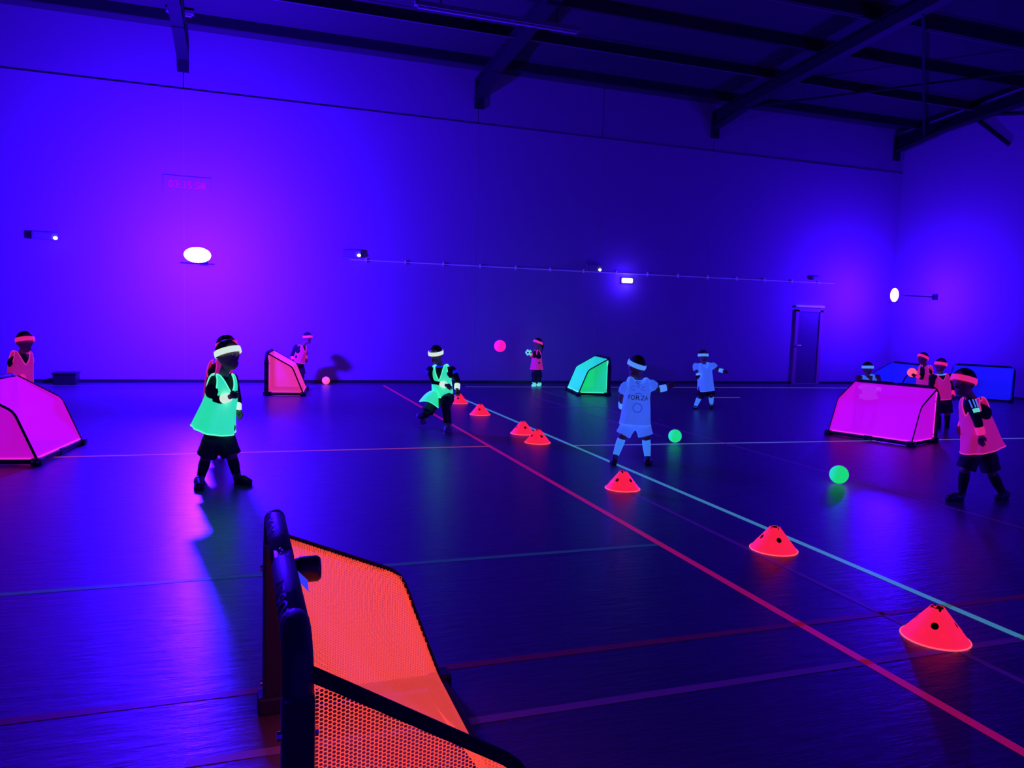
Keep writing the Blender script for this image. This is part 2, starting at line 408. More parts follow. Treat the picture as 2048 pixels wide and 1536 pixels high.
# ---- cable conduit along the wall, clips, sensor boxes
pa, pb = atY(700, 519, YW - .03), atY(1668, 567, YW - .03)
con = MB().tube([(pa[0], YW - .03, pa[2]), ((pa[0] + pb[0]) / 2, YW - .03, (pa[2] + pb[2]) / 2 - .01), (pb[0], YW - .03, pb[2])], .013, 8).build('wall_cable', M['pvc'])
tag(con, 'thin pale cable running level along the far wall above the door', 'cable')
for k in range(15):
    t = (k + .4) / 15; q = pa + (pb - pa) * t
    MB().box((q[0] - .012, YW - .05, q[2] - .045), (q[0] + .012, YW, q[2] + .045), .004).build('cable_clip', M['pvc'], con)
def sensor(px, py, wpx, hpx, label, led=True):
    q = atY(px, py, YW); s = 1 / 87.0; W, Hh = wpx * s, hpx * s
    e = empty('emergency_light_box', (q[0], YW, q[2])); tag(e, label, 'wall box')
    MB().box((-W / 2, -.11, -Hh / 2), (W / 2, 0, Hh / 2), .015).build('case', M['box'], e)
    MB().box((-W / 2 + .03, -.118, -Hh / 2 + .03), (W / 2 - .10, -.108, Hh / 2 - .03), .004).build('cover', M['clad'], e)
    if led: MB().ball((W / 2 - .045, -.115, -Hh / 4), (.04, .03, .034)).build('status_light', M['led'], e, True)
sensor(92, 472, 40, 13, 'wall box with a white light, far left above the pink goal')
sensor(702, 507, 36, 14, 'wall box with a white light at the left end of the wall cable')
sensor(1185, 536, 34, 15, 'wall box with a white light left of the small white lamp')
sensor(1630, 557, 26, 9, 'unlit wall box above the dark door', False)

# ---- lamps
def flood(loc, aim, wl, hl, label, wall_dir, arm, power):
    """glowing oval diffuser all round, small back box, arm to the wall"""
    e = empty('flood_lamp', loc); tag(e, label, 'lamp', 'violet flood lamps')
    d = unit(np.asarray(aim, float)); s = unit(np.cross(d, UP)); u = np.cross(s, d)
    def T(a, b2, c): return a * s + b2 * d + c * u
    MB().ball((0, 0, 0), (wl / 2, .11, hl / 2), 24, 16, np.array([s, d, u])).build('lens', lens_mat(power), e, True)
    m = MB(); v = []; n = 20
    for (q, yy) in ((.16, -.20), (.26, -.19), (.30, -.15), (.30, -.09)):
        for k in range(n): v.append(T(wl * q * math.cos(2 * PI * k / n), yy, hl * q * math.sin(2 * PI * k / n)))
    f = [(i * n + k, i * n + (k + 1) % n, (i + 1) * n + (k + 1) % n, (i + 1) * n + k) for i in range(3) for k in range(n)] + [tuple(range(n))[::-1], tuple(range(3 * n, 4 * n))]
    mesh_obj('lamp_housing', v, f, M['black'], e, True)
    hs = unit(np.cross(d * np.array([1, 1, 0]), UP)); hd_ = unit(d * np.array([1, 1, 0])); vz = -hl * .5 - .02     # plate under the front, added to keep lamp light off the floor below
    v = [hs * a + hd_ * b3 + UP * (vz + c) for c in (0, -.008) for (a, b3) in ((-wl * .62, 0), (wl * .62, 0), (wl * .62, .34), (-wl * .62, .34))]
    mesh_obj('added_light_block', v, [(0, 1, 2, 3), (7, 6, 5, 4), (0, 4, 5, 1), (1, 5, 6, 2), (2, 6, 7, 3), (3, 7, 4, 0)], M['black'], e)
    wd = np.asarray(wall_dir, float); end = wd * (arm - .03)
    MB().tube([T(0, -.19, 0), T(0, -.19, 0) * .5 + end * .5, end], .016, 8).build('wall_arm', M['steel'], e)
    sd = unit(np.cross(wd, UP)); a = end - sd * .08 - UP * .08 - wd * .0; b2 = end + sd * .08 + UP * .08 + wd * .025
    MB().box(np.minimum(a, b2), np.maximum(a, b2), .006).build('wall_plate', M['steel'], e)
    return e
def lens_mat(power):
    m = mat('glowing_lens', (.8, .8, .8), .3, VIOLET, power); return m
flood(L1, (.05, -1, -.06), .46, .28, 'large bright violet flood lamp glaring before the far wall at left', (0, 1, 0), YW - L1[1], FLOOD['left'])
flood(L2, (-.75, -.66, -.05),   .20, .36, 'upright oval violet flood lamp in the far right corner', (1, 0, 0), XR - L2[0], FLOOD['right'])
flood((16.6, -4.3, 2.9), (-.5, .8, -.1), .45, .3, 'violet flood lamp behind the camera at right', (1, 0, 0), XR - 16.6, FLOOD['back_right'])
flood((-3.0, -5.8, 3.0), (.1, 1, -.1), .45, .3, 'unseen violet fill lamp behind the camera at left', (0, -1, 0), 1.2, FLOOD['back_left_fill'])  # unseen lamp added as fill from the near side
q = atY(1256, 561, YW - .12); e = empty('bulkhead_lamp', (q[0], YW, q[2])); tag(e, 'small white oblong bulkhead lamp under the wall cable', 'lamp')
MB().box((-.16, -.06, -.075), (.16, 0, .075), .02).build('lamp_housing', M['box'], e)
MB().box((-.145, -.12, -.06), (.145, -.05, .06), .03).build('lens', M['lens_small'], e, True)
# ---- wall clock digits (red figures, faint)
q = atY(374, 368, YW - .05); e = empty('wall_timer', (q[0], YW, q[2])); tag(e, 'faint digital timer on the far wall above the left lamp', 'clock')
MB().box((-.46, -.02, -.16), (.46, 0, .16), .008).build('case', M['wall'], e)
v, f = text_mesh('03:35:58', .21); v = [(x, -.0225, yv - .085) for x, yv, _ in v]; mesh_obj('digits', v, f, M['digit'], e)
# ---- low dark box at the wall
q = at(148, 761); e = empty('low_box', (q[0], YW - .35, 0)); tag(e, 'low dark box against the far wall at left', 'box')
MB().box((-.2, -.2, 0), (.2, .2, .20), .015).build('box_body', M['black'], e); MB().box((-.215, -.215, .20), (.215, .215, .235), .01).build('lid', M['black'], e)

# ================================================================ GOALS
GW, GH, GD = 1.18, .79, .68                             # width, height, depth
def prof(D=GD, Hh=GH):                                  # side outline of the net: top, knee, back foot
    return [(0.03, Hh - .01), (D * .70, Hh * .68), (D, .05)]
def arc_sheet(P, vrange, nv, ns, sag, rnd=.07):
    """points on the net's top-and-back sheet; returns function S(s,v) with s in [0,1]"""
    pts = []
    (a, b2, c) = [np.array(p) for p in P]
    for t in np.linspace(0, 1, 12): pts.append(a + (b2 - a) * t * (1 - .10))
    b0 = pts[-1]; b1 = b2 + (c - b2) * .14
    for t in np.linspace(.15, 1, 7): pts.append((1 - t) ** 2 * b0 + 2 * t * (1 - t) * b2 + t * t * b1)
    for t in np.linspace(.1, 1, 10): pts.append(b1 + (c - b1) * t)
    pts = np.array(pts); L = np.r_[0, np.cumsum(np.linalg.norm(np.diff(pts, axis=0), axis=1))]; tot = L[-1]
    sk = L[14] / tot
    def S(s, v):
        x = np.interp(s * tot, L, pts[:, 0]); z = np.interp(s * tot, L, pts[:, 1])
        vv = (v - vrange[0]) / (vrange[1] - vrange[0])
        w1 = np.sin(PI * np.clip(vv, 0, 1)) ** .8
        k = np.sin(PI * np.clip(s / (2 * sk), 0, 1)) if np.isscalar(s) else np.sin(PI * np.clip(np.where(s < sk, s / (2 * sk), .5 + .5 * (s - sk) / (1 - sk)), 0, 1))
        return np.stack([x - sag * .75 * w1 * k, v + 0 * x, z - sag * .65 * w1 * k], -1)
    return S, tot
def side_pts(P, inset=0.0):
    """polygon of a side net in (depth, z)"""
    return [(0.03, .05)] + list(P)
def goal(name, fl, fr, col, label, edge=None, near=False, sag=.07, D=GD, net_name='net', W=None, P=None, P2=None, GH=GH):
    """fl, fr: floor points of the two front posts; the net lies to the right-hand side when walking fl -> fr"""
    fl = np.array(fl[:2]); fr = np.array(fr[:2]); d = fr - fl; Wd = np.linalg.norm(d) if W is None else W; d = d / np.linalg.norm(d)
    n = np.array([d[1], -d[0]])
    e = empty(name, (fl[0], fl[1], 0), math.atan2(n[1], n[0])); tag(e, label, 'goal', 'pop-up football goals')
    # local x = depth, local y = along the mouth
    Y1 = Wd; r = .038 if near else .034
    P = P or prof(D); P2 = P2 or P
    EL = .12
    for yy in (0, Y1):
        sg = 1 if yy == 0 else -1
        MB().tube([(0, yy, GH - EL - .02)] + [(0, yy + sg * (EL - EL * math.cos(a)), GH - EL + EL * math.sin(a)) for a in np.linspace(0, PI / 2, 8)] + [(0, yy + sg * (EL + .02), GH)], r * 1.02, 14).build('corner_elbow', M['foam'], e, True)
        o = MB().box((-.04, yy - .036, 0.0), (.04, yy + .036, GH - EL), .012).build('post', M['black'], e)
        for zz in (.12, .60): MB().tube([(-.05, yy, zz), (.05, yy, zz)], .012, 8).build('bolt', M['chrome'], o)
        MB().box((-.06, yy - .05, 0), (.09, yy + .05, .075), .012).build('foot_bracket', M['black'], o)
    for (a, b2) in ((EL, Y1 / 2 - .03), (Y1 / 2 + .03, Y1 - EL)):
        MB().tube([(0, a, GH), (0, a + .01, GH), (0, b2 - .01, GH), (0, b2, GH)], [r * .8, r, r, r * .8], 16).build('crossbar', M['foam'], e, True)
    hg = MB().box((-.03, Y1 / 2 - .05, GH - .035), (.03, Y1 / 2 + .05, GH + .03), .012).build('hinge', M['black'], e)
    for s in (-1, 1): MB().ball((-.006, Y1 / 2 + s * .028, GH + .031), .008, 10, 6).build('rivet', M['chrome'], hg)
    for yy in (0, Y1):
        MB().box((.05, yy - .022, .01), (D - .02, yy + .022, .06), .008).build('base_rail', M['black'], e)
    MB().box((D - .022, 0, .01), (D + .022, Y1 / 2 - .05, .06), .008).build('back_rail', M['black'], e)
    MB().box((D - .022, Y1 / 2 + .05, .01), (D + .022, Y1, .06), .008).build('back_rail', M['black'], e)
    MB().box((D - .03, Y1 / 2 - .06, .0), (D + .03, Y1 / 2 + .06, .07), .012).build('rail_hinge', M['black'], e)
    for yy in (0, Y1):
        c = MB().box((D - .05, yy - .05, 0), (D + .05, yy + .05, .07), .012).build('corner_block', M['black'], e)
        for s in (-1, 1): MB().ball((D + s * .022, yy + (-.052 if yy == 0 else .052), .04), .013, 10, 6).build('bolt', M['chrome'], c)
    Sa, tot = arc_sheet(P, (0, Y1), 0, 0, sag); Sb, _ = arc_sheet(P2, (0, Y1), 0, 0, sag)
    def S(s, v):
        w = np.asarray(v / Y1)[..., None]; return Sa(s, v) * (1 - w) + Sb(s, v) * w
    def grid(fn, ns, nv):
        v = [fn(s, t) for s in np.linspace(0, 1, ns + 1) for t in np.linspace(0, 1, nv + 1)]
        f = [(i * (nv + 1) + j, i * (nv + 1) + j + 1, (i + 1) * (nv + 1) + j + 1, (i + 1) * (nv + 1) + j) for i in range(ns) for j in range(nv)]
        return v, f
    side_top = lambda x: np.interp(x, [p[0] for p in (P if yy == 0 else P2)], [p[1] for p in (P if yy == 0 else P2)])
    yy = 0
    if near:
        hexnet('top_and_back_net', lambda s, t: S(s / tot, t), tot, Y1, .0080, .19, M[col], e)
        for yy, o in ((0.0, -1), (Y1, 1)):
            hexnet('side_net', lambda a, b2, yy=yy, o=o: np.stack([a + .03, yy + o * .0 + 0 * a - o * .015 * np.sin(PI * np.clip(a / D, 0, 1)) * np.sin(PI * np.clip(b2 / .6, 0, 1)), b2 + .05], -1), D - .03, GH, .0108, .125, M[col], e,
                   keep=lambda a, b2: b2 + .055 < side_top(a + .03) - .004)
    else:
        v, f = grid(lambda s, t: S(np.float64(s), np.float64(t * Y1)), 26, 26); mesh_obj('top_and_back_net', v, f, M[col], e, True)
        for yy in (0, Y1):
            v, f = grid(lambda s, t, yy=yy: (.03 + s * (D - .03), yy + (1 if yy == 0 else -1) * .02 * math.sin(PI * s) * math.sin(PI * t), .05 + t * (side_top(.03 + s * (D - .03)) - .05)), 20, 10)
            mesh_obj('side_net', v, f, M[col], e, True)
    for yy in (0, Y1):                                  # black seam tape along the net's side outline
        pp = [S(np.float64(s), np.float64(yy)) for s in np.linspace(0, 1, 30)]
        m = MB(); wdt = .022 if near else .012
        oy = -1 if yy == 0 else 1; v = []
        for k, q in enumerate(pp):
            t = pp[min(k + 1, 29)] - pp[max(k - 1, 0)]; nn = unit(np.array([t[2], 0, -t[0]])) * (-1)
            if nn[2] < 0: nn = -nn
            for (a, b2) in ((-.006, .004), (.018 + .012 * near, .004), (.018 + .012 * near, -.004), (-.006, -.004)):
                # tape wraps over the edge of the sheet
                v.append(q + np.array([0, oy * .004, 0]) - nn * (a - .006) + np.array([0, oy * b2, 0]))
        f = [(i * 4 + j, i * 4 + (j + 1) % 4, (i + 1) * 4 + (j + 1) % 4, (i + 1) * 4 + j) for i in range(29) for j in range(4)]
        mesh_obj('seam_tape', v, f, M['webbing'], e)
    if edge and not near:
        m = MB()
        for yy in (0, Y1):
            oy = -1 if yy == 0 else 1
            m.tube([(.035, yy + oy * .006, .06), (.035, yy + oy * .006, GH - .05)], .009, 6).tube([(.035, yy + oy * .006, .06), (D - .03, yy + oy * .006, .06)], .009, 6)
        m.tube([(D - .002, .03, .07), (D - .002, Y1 - .03, .07)], .009, 6)
        m.build('net_hem', M[edge], e)
    return e, Wd
def hexnet(name, fn, A, B, pitch, thick, m, parent, keep=None):
    """real knitted mesh: a sheet of hexagonal loops with open holes; fn(a, b) maps metres on the sheet to 3-D"""
    dx, dyy = pitch, pitch * .866 * 1.15
    na, nb = int(A / dyy), int(B / dx)
    I, Jx = np.meshgrid(np.arange(na), np.arange(nb), indexing='ij')
    ca = (I + .5) * dyy; cb = (Jx + .5 + .5 * (I % 2)) * dx
    ca = ca.ravel(); cb = cb.ravel(); ok = cb < B - dx * .3
    if keep is not None: ok &= keep(ca, cb)
    ca = ca[ok]; cb = cb[ok]; n = len(ca)
    ang = np.arange(6) * PI / 3 + PI / 2 * 0
    hx = np.cos(ang + PI / 6); hy = np.sin(ang + PI / 6)       # outer loop
    ro = pitch / math.sqrt(3)
    oa = ca[:, None] + ro * 1.15 * hy[None]; ob = cb[:, None] + ro * hx[None]
    ri = ro * (1 - thick * 2.1)
    ia = ca[:, None] + ri * 1.15 * hy[None]; ib = cb[:, None] + ri * hx[None]
    a = np.concatenate([oa, ia], 1); b2 = np.concatenate([ob, ib], 1)
    co = fn(np.clip(a, 0, A).ravel(), np.clip(b2, 0, B).ravel()).reshape(-1, 3)
    q = np.array([[j, (j + 1) % 6, 6 + (j + 1) % 6, 6 + j] for j in range(6)])
    faces = (np.arange(n)[:, None, None] * 12 + q[None]).reshape(-1, 4)
    me = bpy.data.meshes.new(name); me.vertices.add(len(co)); me.vertices.foreach_set('co', co.ravel())
    me.loops.add(faces.size); me.polygons.add(len(faces))
    me.loops.foreach_set('vertex_index', faces.ravel().astype(np.int32))
    me.polygons.foreach_set('loop_start', (np.arange(len(faces)) * 4).astype(np.int32))
    me.update(calc_edges=True); me.materials.append(m)
    o = link(bpy.data.objects.new(name, me), parent); o['kind'] = 'stuff'
    return o

# near orange goal (mouth to the left, net to the right)
g, gw = goal('training_goal', (.125, 1.88), (.110, 3.17), 'orange_net', 'near goal with glowing orange mesh net and black padded crossbar', near=True, sag=.13, D=.70, P=[(.03, .76), (.60, .42), (.70, .05)], P2=[(.03, .73), (.52, .53), (.70, .05)], GH=.83)
GH0, GH = GH, .83
# latch knob, tag and printed lettering on the padded bar
MB().tube([(.02, gw * .5 - .03, GH - .02), (.05, gw * .5 - .03, GH - .02), (.105, gw * .5 - .03, GH - .02), (.115, gw * .5 - .03, GH - .02)], [.03, .042, .042, .034], 18).build('latch_knob', M['black'], g, True)
v = [(.035, gw * .36, GH - .005), (.062, gw * .34, GH - .03), (.068, gw * .42, GH - .03), (.038, gw * .44, GH - .005), (.036, gw * .36, GH - .007), (.063, gw * .34, GH - .032), (.069, gw * .42, GH - .032), (.039, gw * .44, GH - .007)]
t = mesh_obj('care_tag', v, [(0, 1, 2, 3), (7, 6, 5, 4), (0, 4, 5, 1), (1, 5, 6, 2), (2, 6, 7, 3), (3, 7, 4, 0)], M['tag'], g); t['label'] = 'small blue-white sewn tag'
for y0 in (gw * .20, gw * .80):
    v, f = text_mesh('FORZA', .075); out = []
    for x, yv, _ in v:
        a = math.radians(150) - (yv - .025) / .039 * 1.0
        out.append((.0392 * math.cos(a), y0 + x * 1.25, GH + .0392 * math.sin(a)))
    mesh_obj('bar_lettering', out, f, M['box'], g)

GH = GH0
# goals round the hall
a, b2, c = at(75, 930), at(154, 893), None
d1 = unit((b2 - a)[:2]); a = a[:2]; nrm = np.array([-d1[1], d1[0]])
p1 = a + nrm * GD; p2 = p1 + d1 * 1.2
goal('training_goal', p1, p2, 'pink_net', 'pink net goal at the left edge of the picture', 'pink_net_edge')
def goal_back(bn, dirw, col, label, edge, W=1.18, side=1, D=GD):
    """bn: near back corner; dirw: unit vector along the back; side: which side the mouth lies"""
    bn = np.array(bn[:2]); dirw = unit(np.array(dirw[:2])); nm = np.array([-dirw[1], dirw[0]]) * side
    f0 = bn + nm * D; f1 = f0 + dirw * W
    if side > 0: return goal('training_goal', f0, f1, col, label, edge, D=D)
    return goal('training_goal', f1, f0, col, label, edge, D=D)
fa = at(533, 791); dirw = np.array([.12, 1.0])
nn = np.array([1.0, -.12]); goal('training_goal', fa, fa[:2] + unit(dirw) * 1.15, 'coral_net', 'coral red net goal left of centre, seen from its side', 'pink_net_edge', D=.66)
bn = at(1157, 791); fr_ = at(1206, 793); bl = at(1112, 779)
dw = unit((bl - bn)[:2]); goal_back(bn, (dw[0] * .6 + .2, dw[1]), 'green_net', 'bright green net goal by the far wall', 'green_trim', side=-1, D=.64, W=1.15)
bn = at(1822, 893); bl = at(1659, 869); goal_back(bn, (bl - bn)[:2], 'pink_net', 'magenta net goal at right, seen from its back corner', 'pink_net_edge', W=1.21, side=-1, D=.74)
bn = at(1778, 797); goal_back((bn[0] + .1, bn[1] - .1), (.20, 1), 'blue_net', 'dark blue net goal behind the player with the orange ball', None, side=-1, W=1.2)
bn = at(2020, 806); bn[0] = min(bn[0], 17.0); bl = at(1905, 797); goal_back(bn, (bl - bn)[:2], 'blue_net', 'dark blue net goal against the right wall', None, side=-1, W=1.25, D=.62)

# ================================================================ CONES, BALLS
def cone_mesh():
    n = 48; hs = [(0.0, .168), (.006, .167), (.05, .131), (.10, .092), (.14, .060), (.160, .044), (.172, .036)]
    v = []; f = []
    for i, (z, r) in enumerate(hs):
        for k in range(n):
            t = 2 * PI * k / n
            zz = z
            if i == len(hs) - 1 and (k % 12) in (5, 6, 7): zz = z - .014       # notched crown
            v.append((r * math.cos(t), r * math.sin(t), zz))
    for i in range(len(hs) - 1):
        for k in range(n):
            f.append((i * n + k, i * n + (k + 1) % n, (i + 1) * n + (k + 1) % n, (i + 1) * n + k))
    return v, f
v, f = cone_mesh()
me0 = bpy.data.meshes.new('cone_shell'); me0.from_pydata(v, [], f); me0.materials.append(M['cone']); me0.materials.append(M['cone_in_shade'])
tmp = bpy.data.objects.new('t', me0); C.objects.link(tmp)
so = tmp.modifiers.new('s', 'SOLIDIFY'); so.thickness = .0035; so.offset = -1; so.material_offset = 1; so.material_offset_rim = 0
cut = MB()
for k in range(4):
    a = math.radians(20 + 90 * k); d = np.array([math.cos(a), math.sin(a), .0]); c0 = d * .095 + np.array([0, 0, .088])
    cut.tube([c0 - np.array([d[0], d[1], .0]) * .02, c0 + np.array([d[0], d[1], .55]) * .09], .019, 16)
cuto = cut.build('c', M['cone'])
bo = tmp.modifiers.new('b', 'BOOLEAN'); bo.object = cuto; bo.operation = 'DIFFERENCE'; bo.solver = 'EXACT'
cone_me = bpy.data.meshes.new_from_object(tmp.evaluated_get(bpy.context.evaluated_depsgraph_get())); cone_me.name = 'cone_shell'
bpy.data.objects.remove(tmp); bpy.data.objects.remove(cuto)
m = MB().tube([(.168 * math.cos(t), .168 * math.sin(t), .005) for t in np.linspace(0, 2 * PI, 49)[:-1]], .0042, 6, closed=True)
rim0 = m.build('base_rim', M['cone_rim']); rim_me = rim0.data; bpy.data.objects.remove(rim0)
EMB = []
for k in (0, 1, 2, 3):
    for dd in (-26, 24):
        a = math.radians(20 + 90 * k + dd); r0 = .113; pts = []
        for t in np.linspace(0, 2 * PI, 15)[:-1]:
            aa = a + .013 * math.cos(t) / r0 * 1.0; h = .062 + .011 * math.sin(t); rr = float(np.interp(h, [.05, .10], [.131, .092])) + .0005
            pts.append((rr * math.cos(aa), rr * math.sin(aa), h))
        eo = MB().tube(pts, .0011, 5, closed=True).build('embossed_ring', M['cone']); EMB.append(eo.data); bpy.data.objects.remove(eo)
cones = [((918, 810), 'beside the kneeling player\'s hand, farthest of the row'), ((960, 833), 'second farthest of the row along the green line'), ((1045, 871), 'rear one of the two cones standing close together'),
         ((1075, 889), 'front one of the two cones standing close together'), ((1245, 981), 'below the player in the blue bib, midway along the row'), ((1547, 1103), 'second nearest of the row, by the green line'), ((1870, 1280), 'nearest the camera, at lower right')]
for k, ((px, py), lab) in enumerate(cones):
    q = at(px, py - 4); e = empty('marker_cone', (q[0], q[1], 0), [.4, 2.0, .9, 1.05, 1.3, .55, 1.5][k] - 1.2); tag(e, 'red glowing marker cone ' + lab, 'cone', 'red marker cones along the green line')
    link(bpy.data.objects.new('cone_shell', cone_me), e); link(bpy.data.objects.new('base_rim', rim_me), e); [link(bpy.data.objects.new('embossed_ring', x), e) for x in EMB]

def ball(px, py, D, r, m, label, panels=None):
    c = atD(px, py, D)
    if D == 'floor': pass
    e = empty('football', c); tag(e, label, 'ball', 'glowing footballs')
    bm = bmesh.new(); bmesh.ops.create_icosphere(bm, subdivisions=4, radius=r)
    # panel seams of the ball pressed in
    g_ = (1 + 5 ** .5) / 2
    ctr = [unit(np.array(p)) for p in [(0, s1, s2 * g_) for s1 in (-1, 1) for s2 in (-1, 1)] + [(s1, s2 * g_, 0) for s1 in (-1, 1) for s2 in (-1, 1)] + [(s2 * g_, 0, s1) for s1 in (-1, 1) for s2 in (-1, 1)]]
    for q in bm.verts:
        dd = sorted(float(unit(np.array(q.co)).dot(cc)) for cc in ctr)[-2:]
        if dd[1] - dd[0] < .02: q.co *= .985
    me = bpy.data.meshes.new('ball_shell'); bm.to_mesh(me); bm.free(); me.materials.append(m)
    me.polygons.foreach_set('use_smooth', [True] * len(me.polygons)); link(bpy.data.objects.new('ball_shell', me), e)
    if panels:
        for cc in ctr:
            s_ = unit(np.cross(cc, [.3, .5, .8])); u_ = np.cross(cc, s_); vv = [unit(cc) * r * 1.03] + [unit(cc + .34 * (math.cos(t) * s_ + math.sin(t) * u_)) * r * 1.03 for t in np.arange(5) * 2 * PI / 5]
            mesh_obj('panel', vv, [(0, i + 1, (i + 1) % 5 + 1) for i in range(5)], panels, e)
    return e
def dist(px, py): return float((at(px, py) - CAM).dot(FWD))
ball(652, 761, dist(652, 769), .085, M['ball_orange'], 'small orange ball on the floor by the coral goal')
ball(1000, 692, dist(1000, 800), .115, M['ball_pink'], 'hot pink ball in the air before the far wall')
ball(1350, 872, dist(1350, 888), .088, M['ball_green'], 'green ball rolling beside the player in the blue bib')
c = at(1678, 968); ball(1678, 949, float((c - CAM).dot(FWD)), .095, M['ball_green'], 'green ball near the floor in front of the magenta goal')
ball(1824, 745, dist(1824, 822), .088, M['ball_orange'], 'orange ball held by the player before the blue goal')
ball(1057, 705, dist(1068, 773), .075, M['ball_pale'], 'pale green ball with dark panels held by the player in pink at the wall', M['ink'])

# ================================================================ PEOPLE
TEAM = dict(green=('green_bib', 'green_trim', 'white_band'), pink=('pink_bib', 'pink_trim', 'pink_band'), blue=('blue_bib', 'blue_trim', 'blue_band'))
def person(label, base, head, neck, pelvis, yaw, arms, legs, team, hr=.108, head_yaw=None, head_tilt=0, head_roll=0, bib=None, sleeve='cloth', sock='cloth',
           shorts='short', shoe='shoe', short_sleeve=False, shoe_k=1.0, k=1.0, long_leg=False, hair_long=False, band_tilt=None, skip_bib=False):
    D0 = dist(*base); o3 = at(*base); root = empty('person', (o3[0], o3[1], 0)); tag(root, label, 'person', 'players'); og = np.array([o3[0], o3[1], 0])
    def J(p):
        return atD(p[0], p[1], D0 + (p[2] if len(p) > 2 else 0))
    def frame(y):
        y = math.radians(y); fw = -FWD * math.cos(y) + RGT * math.sin(y); return fw, np.cross(fw, UP)
    fw, rt = frame(yaw); nk = J(neck); pv = J(pelvis); up = unit(nk - pv); fw = unit(fw - fw.dot(up) * up); rt = np.cross(fw, up)
    L = np.linalg.norm(nk - pv)
    bandm = M[TEAM[team][2]]
    # ---- head
    hc = J(head); hf, hrgt = frame(yaw if head_yaw is None else head_yaw)
    ti = math.radians(head_tilt); hf2 = hf * math.cos(ti) - UP * math.sin(ti); hu = np.cross(hrgt, hf2); ro = math.radians(head_roll)
    hrgt, hu = hrgt * math.cos(ro) + hu * math.sin(ro), hu * math.cos(ro) - hrgt * math.sin(ro)
    A = np.array([hrgt, hf2, hu])
    hw, hd, hh = hr * .74, hr * .90, hr * 1.08
    def hp(x, y, z): return hc + (hrgt * x * hw + hf2 * y * hd + hu * z * hh)
    body = MB(); fing = MB()
    body.ball(hc + hu * hh * .12, (hw, hd, hh * .86), 20, 14, A)
    body.ball(hp(0, .25, -.55), (hw * .70, hd * .62, hh * .46), 16, 10, A)
    body.ball(hp(0, .95, -.12), (hw * .16, hd * .20, hh * .16), 10, 8, A)            # nose
    body.cap(hp(0, .86, .12), hr * .05, hp(0, .98, -.14), hr * .07, 8)
    body.cap(hp(-.28, .80, -.52), hr * .07, hp(.28, .80, -.52), hr * .07, 8)          # lips
    body.cap(hp(-.5, .78, .22), hr * .08, hp(.5, .78, .22), hr * .08, 8)              # brow
    for s in (-1, 1): body.ball(hp(s * .98, -.05, -.10), (hr * .10, hr * .16, hr * .24), 10, 8, A)
    body.cap(nk - up * .02, .042 * k, hp(0, -.15, -.55), .040 * k)
    # ---- trunk
    ch = nk - up * L * .30; be = nk - up * L * .62
    for (c, wx, rr) in ((ch, .055, .078), (be, .045, .078), (pv, .05, .080)):
        body.cap(c - rt * wx * k, rr * k, c + rt * wx * k, rr * k)
    body.cap(ch, .085 * k, be, .082 * k); body.cap(be, .082 * k, pv, .085 * k); body.cap(nk - up * .03, .05 * k, ch, .08 * k)
    top = MB()
    top.cap(ch - rt * .058 * k, .088 * k, ch + rt * .058 * k, .088 * k).cap(ch, .095 * k, be, .092 * k).cap(be, .092 * k, pv + up * .02, .095 * k).cap(be - rt * .045 * k, .088 * k, be + rt * .045 * k, .088 * k)
    top.cap(nk - up * .045, .058 * k, ch, .085 * k)
    # ---- arms and hands
    for ai, (sh, el, wr, hd_) in enumerate(arms):
        S_, E_, W_, T_ = J(sh), J(el), J(wr), J(hd_)
        body.cap(ch + up * .05 * k, .05 * k, S_, .042 * k); body.cap(S_, .040 * k, E_, .031 * k); body.cap(E_, .031 * k, W_, .022 * k)
        top.cap(ch + up * .04 * k, .06 * k, S_, .050 * k); 
        if short_sleeve: top.tube([S_, S_ + (E_ - S_) * .55], [.056 * k, .06 * k], 18)
        else: top.cap(S_, .050 * k, E_, .040 * k); top.cap(E_, .040 * k, E_ + (W_ - E_) * .86, .031 * k)
        hdir = unit(T_ - W_); side = unit(np.cross(hdir, -FWD) + 1e-6); nrm = np.cross(side, hdir)
        palm = W_ + hdir * .045 * k
        body.cap(W_, .020 * k, palm - hdir * .01, .022 * k)
        for q in (-.018, -.006, .006, .018): body.cap(W_ + hdir * .012 * k, .013 * k, palm + side * q * k, .0125 * k, 8)
        for fi, q in enumerate((-.021, -.007, .007, .021)):
            ln = (.030, .037, .035, .026)[fi] * k; p0 = palm + side * q * k; p1 = p0 + unit(hdir + side * q * 3 + nrm * .15) * ln; p2 = p1 + unit(hdir + nrm * .9) * ln * .75
            fing.cap(p0, .0085 * k, p1, .0075 * k, 8).cap(p1, .0075 * k, p2, .0062 * k, 8)
        th = W_ + hdir * .018 * k - side * .016 * k; t1 = th + unit(hdir * .7 - side * .7 + nrm * .3) * .026 * k
        fing.cap(th, .010 * k, t1, .0085 * k, 8).cap(t1, .0085 * k, t1 + unit(hdir + nrm * .4) * .022 * k, .007 * k, 8)
        wd = unit(W_ - E_); wb = MB(); c0 = W_ - wd * .075 * k
        rs = np.array([.034, .037, .0375, .037, .034]) * k
        wb.tube([c0, c0 + wd * .004, c0 + wd * .038 * k, c0 + wd * .070 * k, c0 + wd * .074 * k], rs, 18, cap=True).build('wristband', bandm, root, True, og)
